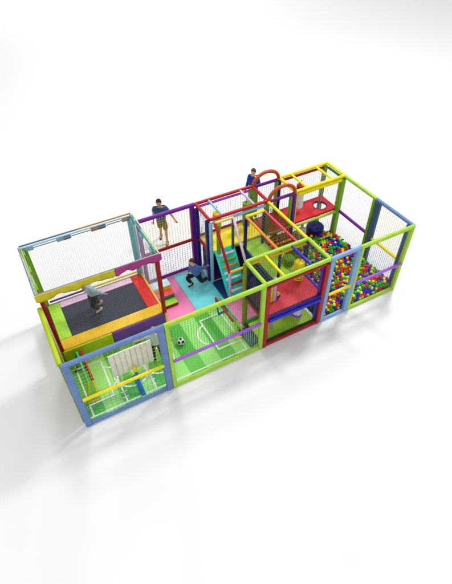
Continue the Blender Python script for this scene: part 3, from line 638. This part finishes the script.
    # garments: (name, mat, [chain vertices], extra radius, {overrides})
    for g in garments:
        gname, gm, vlist, elist, rads = g
        pts = []; rr_ = []
        for n_ in vlist:
            if isinstance(n_, tuple): a, c, w = n_; pts.append(P[a].lerp(P[c], w))
            else: pts.append(P[n_])
        me = skin_mesh(pts, elist, rads); b = MB(); b.mats = [gm]; add_mesh(b, me, M, gm); b.build(gname, None, t, weld=False)
    for sd in 'LR':
        b = MB(); b.mats = [shoe]; a = P['an'+sd]; to = P['toe'+sd]; d = (to-a)
        me = skin_mesh([a+Vector((0, 0, -.02)), a.lerp(to, .5)+Vector((0, 0, -.025)), to+d*.25+Vector((0, 0, -.005)), a-d*.2+Vector((0, 0, -.045))], [(0, 1), (1, 2), (0, 3)], [.05, .046, .036, .036]); add_mesh(b, me, M, shoe); b.build('shoe', None, t, weld=False)
    return t
def shirt(m, sleeve=.75, long=False, name='shirt'):
    vl = [('pelvis', 'waist', -.5), 'waist', 'chest', ('chest', 'neck', .75), 'shL', ('shL', 'elL', sleeve), 'shR', ('shR', 'elR', sleeve)]
    el = [(0, 1), (1, 2), (2, 3), (2, 4), (4, 5), (2, 6), (6, 7)]; rd = [(.19, .155), (.18, .145), (.185, .15), .1, .092, .068, .082, .068]
    if long:
        vl = vl[:5]+['elL', ('elL', 'wrL', .9), 'shR', 'elR', ('elR', 'wrR', .9)]; el = [(0, 1), (1, 2), (2, 3), (2, 4), (4, 5), (5, 6), (2, 7), (7, 8), (8, 9)]; rd = [(.19, .155), (.18, .145), (.185, .15), .1, .09, .06, .044, .08, .06, .044]
    return (name, m, vl, el, rd)
def pants(m, k=1., name='trousers'):
    vl = [('pelvis', 'waist', .85), 'pelvis', 'hipL', 'knL', ('knL', 'anL', .85), 'hipR', 'knR', ('knR', 'anR', .85)]; el = [(0, 1), (1, 2), (2, 3), (3, 4), (1, 5), (5, 6), (6, 7)]; rd = [(.155, .12), (.16, .13), .105, .078, .062, .105, .078, .062]
    if k < 1: vl = [('pelvis', 'waist', .85), 'pelvis', 'hipL', ('hipL', 'knL', .92), 'hipR', ('hipR', 'knR', .92)]; el = [(0, 1), (1, 2), (2, 3), (1, 4), (4, 5)]; rd = [(.155, .12), (.16, .13), .108, .092, .108, .092]
    if k > 1: rd = [tuple(q*(1+(k-1)*.5) for q in x) if isinstance(x, tuple) else x*k for x in rd]
    return (name, m, vl, el, rd)
camrz = -math.radians(28)
# man walking outside the fence
J = dict(pelvis=(0, 0, .93), waist=(0, 0, 1.08), chest=(0, -.01, 1.3), neck=(0, -.02, 1.46), head=(-.005, -.05, 1.615), shL=(.19, -.0, 1.38), elL=(.33, .02, 1.14), wrL=(.47, -.07, .95), shR=(-.19, 0, 1.38), elR=(-.25, .08, 1.1), wrR=(-.27, .0, .86),
         hipL=(.09, 0, .9), knL=(.13, -.1, .5), anL=(.13, -.16, .08), hipR=(-.09, 0, .9), knR=(-.07, .06, .5), anR=(-.12, .24, .09))
person((4.44, 5.62, 0), camrz, J, SKIN, HAIRD, 'man in blue polo shirt and khaki shorts walking behind the purple fence', [shirt(cloth('petrol', (44, 88, 132)), .6), pants(cloth('khaki', (124, 112, 74)), .5, 'shorts')], cloth('shoe_dark', (60, 58, 50)), 1.0)
# standing woman
J = dict(pelvis=(0, 0, .93), waist=(0, 0, 1.08), chest=(0, 0, 1.3), neck=(0, -.01, 1.45), head=(0, -.04, 1.6), shL=(.17, 0, 1.38), elL=(.21, .05, 1.12), wrL=(.12, -.12, 1.0), shR=(-.17, 0, 1.38), elR=(-.22, .02, 1.12), wrR=(-.24, -.1, .92),
         hipL=(.09, 0, .9), knL=(.1, -.02, .5), anL=(.1, 0, .08), hipR=(-.09, 0, .9), knR=(-.1, -.02, .5), anR=(-.12, -.04, .08))
person((8.1, 5.75, 0), camrz-.5, J, SKINB, HAIRB, 'person in a royal-blue jacket standing behind the orange arches', [shirt(cloth('royal', (36, 56, 150)), long=True, name='jacket'), pants(cloth('dark_green', (30, 60, 50)))], cloth('shoe_black', (26, 26, 28)), 1.0)
# lunging boy, faces left in picture
J = dict(pelvis=(0, .06, .5), waist=(0, .03, .66), chest=(0, -.03, .88), neck=(0, -.08, 1.04), head=(0, -.13, 1.2), shL=(.17, -.0, .96), elL=(.27, .18, .86), wrL=(.24, .42, .82), shR=(-.17, -.04, .96), elR=(-.26, .02, .7), wrR=(-.2, -.18, .6),
         hipL=(.09, .06, .47), knL=(.2, .12, .2), anL=(.16, .5, .14), toeL=(.16, .52, .04), hipR=(-.09, .04, .47), knR=(-.13, -.3, .44), anR=(-.1, -.12, .08))
person((4.45, 3.1, .03), math.radians(-72), J, SKINB, HAIRB, 'boy in denim-blue shirt lunging across the aqua mat', [shirt(cloth('denim', (78, 112, 184)), long=True), pants(cloth('ink', (24, 26, 50)), 1.15)], cloth('shoe_black', (26, 26, 28)), .84)
# jumping boy on trampoline
J = dict(pelvis=(0, .08, .72), waist=(0, .02, .88), chest=(0, -.1, 1.08), neck=(0, -.17, 1.22), head=(0, -.24, 1.35), shL=(.18, -.06, 1.14), elL=(.32, .1, .98), wrL=(.36, .24, .84), shR=(-.18, -.1, 1.14), elR=(-.3, -.28, 1.06), wrR=(-.28, -.5, 1.16),
         hipL=(.1, .06, .68), knL=(.14, -.16, .42), anL=(.13, .1, .12), hipR=(-.1, .06, .68), knR=(-.13, .0, .36), anR=(-.12, .3, .12), toeR=(-.12, .22, .03))
person((1.3, 2.95, TZ+.0), math.radians(-70), J, SKIN, HAIRD, 'boy in light grey shirt and black trousers jumping on the trampoline', [shirt(cloth('heather', (156, 178, 190)), long=True), pants(cloth('coal', (22, 26, 34)), 1.35)], cloth('shoe_beige', (190, 184, 160)), .86)
# boy beside the white board
J = dict(pelvis=(0, 0, .93), waist=(0, 0, 1.08), chest=(0, 0, 1.3), neck=(0, -.02, 1.46), head=(0, -.05, 1.62), shL=(.18, 0, 1.38), elL=(.42, .02, 1.3), wrL=(.64, -.02, 1.22), shR=(-.18, 0, 1.38), elR=(-.4, .1, 1.34), wrR=(-.56, .24, 1.3),
         hipL=(.09, 0, .9), knL=(.12, -.06, .5), anL=(.13, .02, .08), hipR=(-.09, 0, .9), knR=(-.12, .0, .5), anR=(-.16, .1, .08))
person((2.3, 1.0, .022), math.radians(165), J, SKINB, HAIRL, 'blond boy in pale grey shirt with arms spread beside the white board', [shirt(cloth('pale_grey', (178, 204, 200))), pants(cloth('coal', (22, 26, 34)))], cloth('shoe_black', (26, 26, 28)), .72)
# small figure under the red deck
J = dict(pelvis=(0, 0, .36), waist=(0, 0, .5), chest=(0, 0, .72), neck=(0, -.01, .88), head=(0, -.04, 1.04), shL=(.16, 0, .8), elL=(.22, -.12, .6), wrL=(.12, -.3, .5), shR=(-.16, 0, .8), elR=(-.22, -.12, .6), wrR=(-.12, -.3, .5),
         hipL=(.09, 0, .33), knL=(.16, -.36, .42), anL=(.14, -.4, .1), hipR=(-.09, 0, .33), knR=(-.16, -.36, .42), anR=(-.14, -.4, .1))
person((8.56, 3.3, .12), camrz, J, SKINB, HAIRL, 'small child in white sitting under the red deck beside the navy cushion', [shirt(cloth('white', (220, 224, 226)), long=True), pants(cloth('white', (0, 0, 0)))], cloth('shoe_beige', (0, 0, 0)), .55)

# ------------------------------------------------------------------ camera, light, world
cam = bpy.data.cameras.new('camera'); co = bpy.data.objects.new('camera', cam); COL.objects.link(co); S.camera = co
yaw, pit, rol, fpx = 4.92114380e-01, 7.85952740e-01, -1.06200938e-02, 462.558
co.location = camp
fw = Vector((math.sin(yaw)*math.cos(pit), math.cos(yaw)*math.cos(pit), -math.sin(pit))); r = Vector((math.cos(yaw), -math.sin(yaw), 0)); u = r.cross(fw)
r2 = r*math.cos(rol)+u*math.sin(rol); u2 = -r*math.sin(rol)+u*math.cos(rol)
co.rotation_euler = Matrix((r2, u2, -fw)).transposed().to_euler()
cam.sensor_fit = 'HORIZONTAL'; cam.sensor_width = 36; cam.lens = 36*fpx/452; cam.clip_end = 1000; cam.clip_start = .1
w = bpy.data.worlds.new('World'); S.world = w; w.use_nodes = True
bg = w.node_tree.nodes['Background']; bg.inputs[0].default_value = (.97, .985, 1, 1); bg.inputs[1].default_value = .68
def lamp(loc, W, rad, colr=(1, 1, 1)):
    l = bpy.data.lights.new('studio_or_fill_lamp', 'POINT'); l.energy = W; l.shadow_soft_size = rad; l.color = colr
    o = bpy.data.objects.new('studio_or_fill_lamp', l); COL.objects.link(o); o.location = loc
lamp((17, 5.4, 20), 11000, 1.8, (1, .99, .97))
lamp((5.0, 11, 20), 3900, 1.9, (1, .99, .98))
lamp((16, 44, 20), 15000, 3., (1, 1, 1))  # added fill lamp far behind the structure, brightens the distant floor
lamp((-5, -12, 15), 3600, 4., (1, 1, 1))  # added weak front fill, lifts the faces turned to the camera
S.view_settings.view_transform = 'Standard'; S.view_settings.look = 'None'; S.view_settings.exposure = 0; S.view_settings.gamma = 1
S.render.resolution_x = 793; S.render.resolution_y = 1024
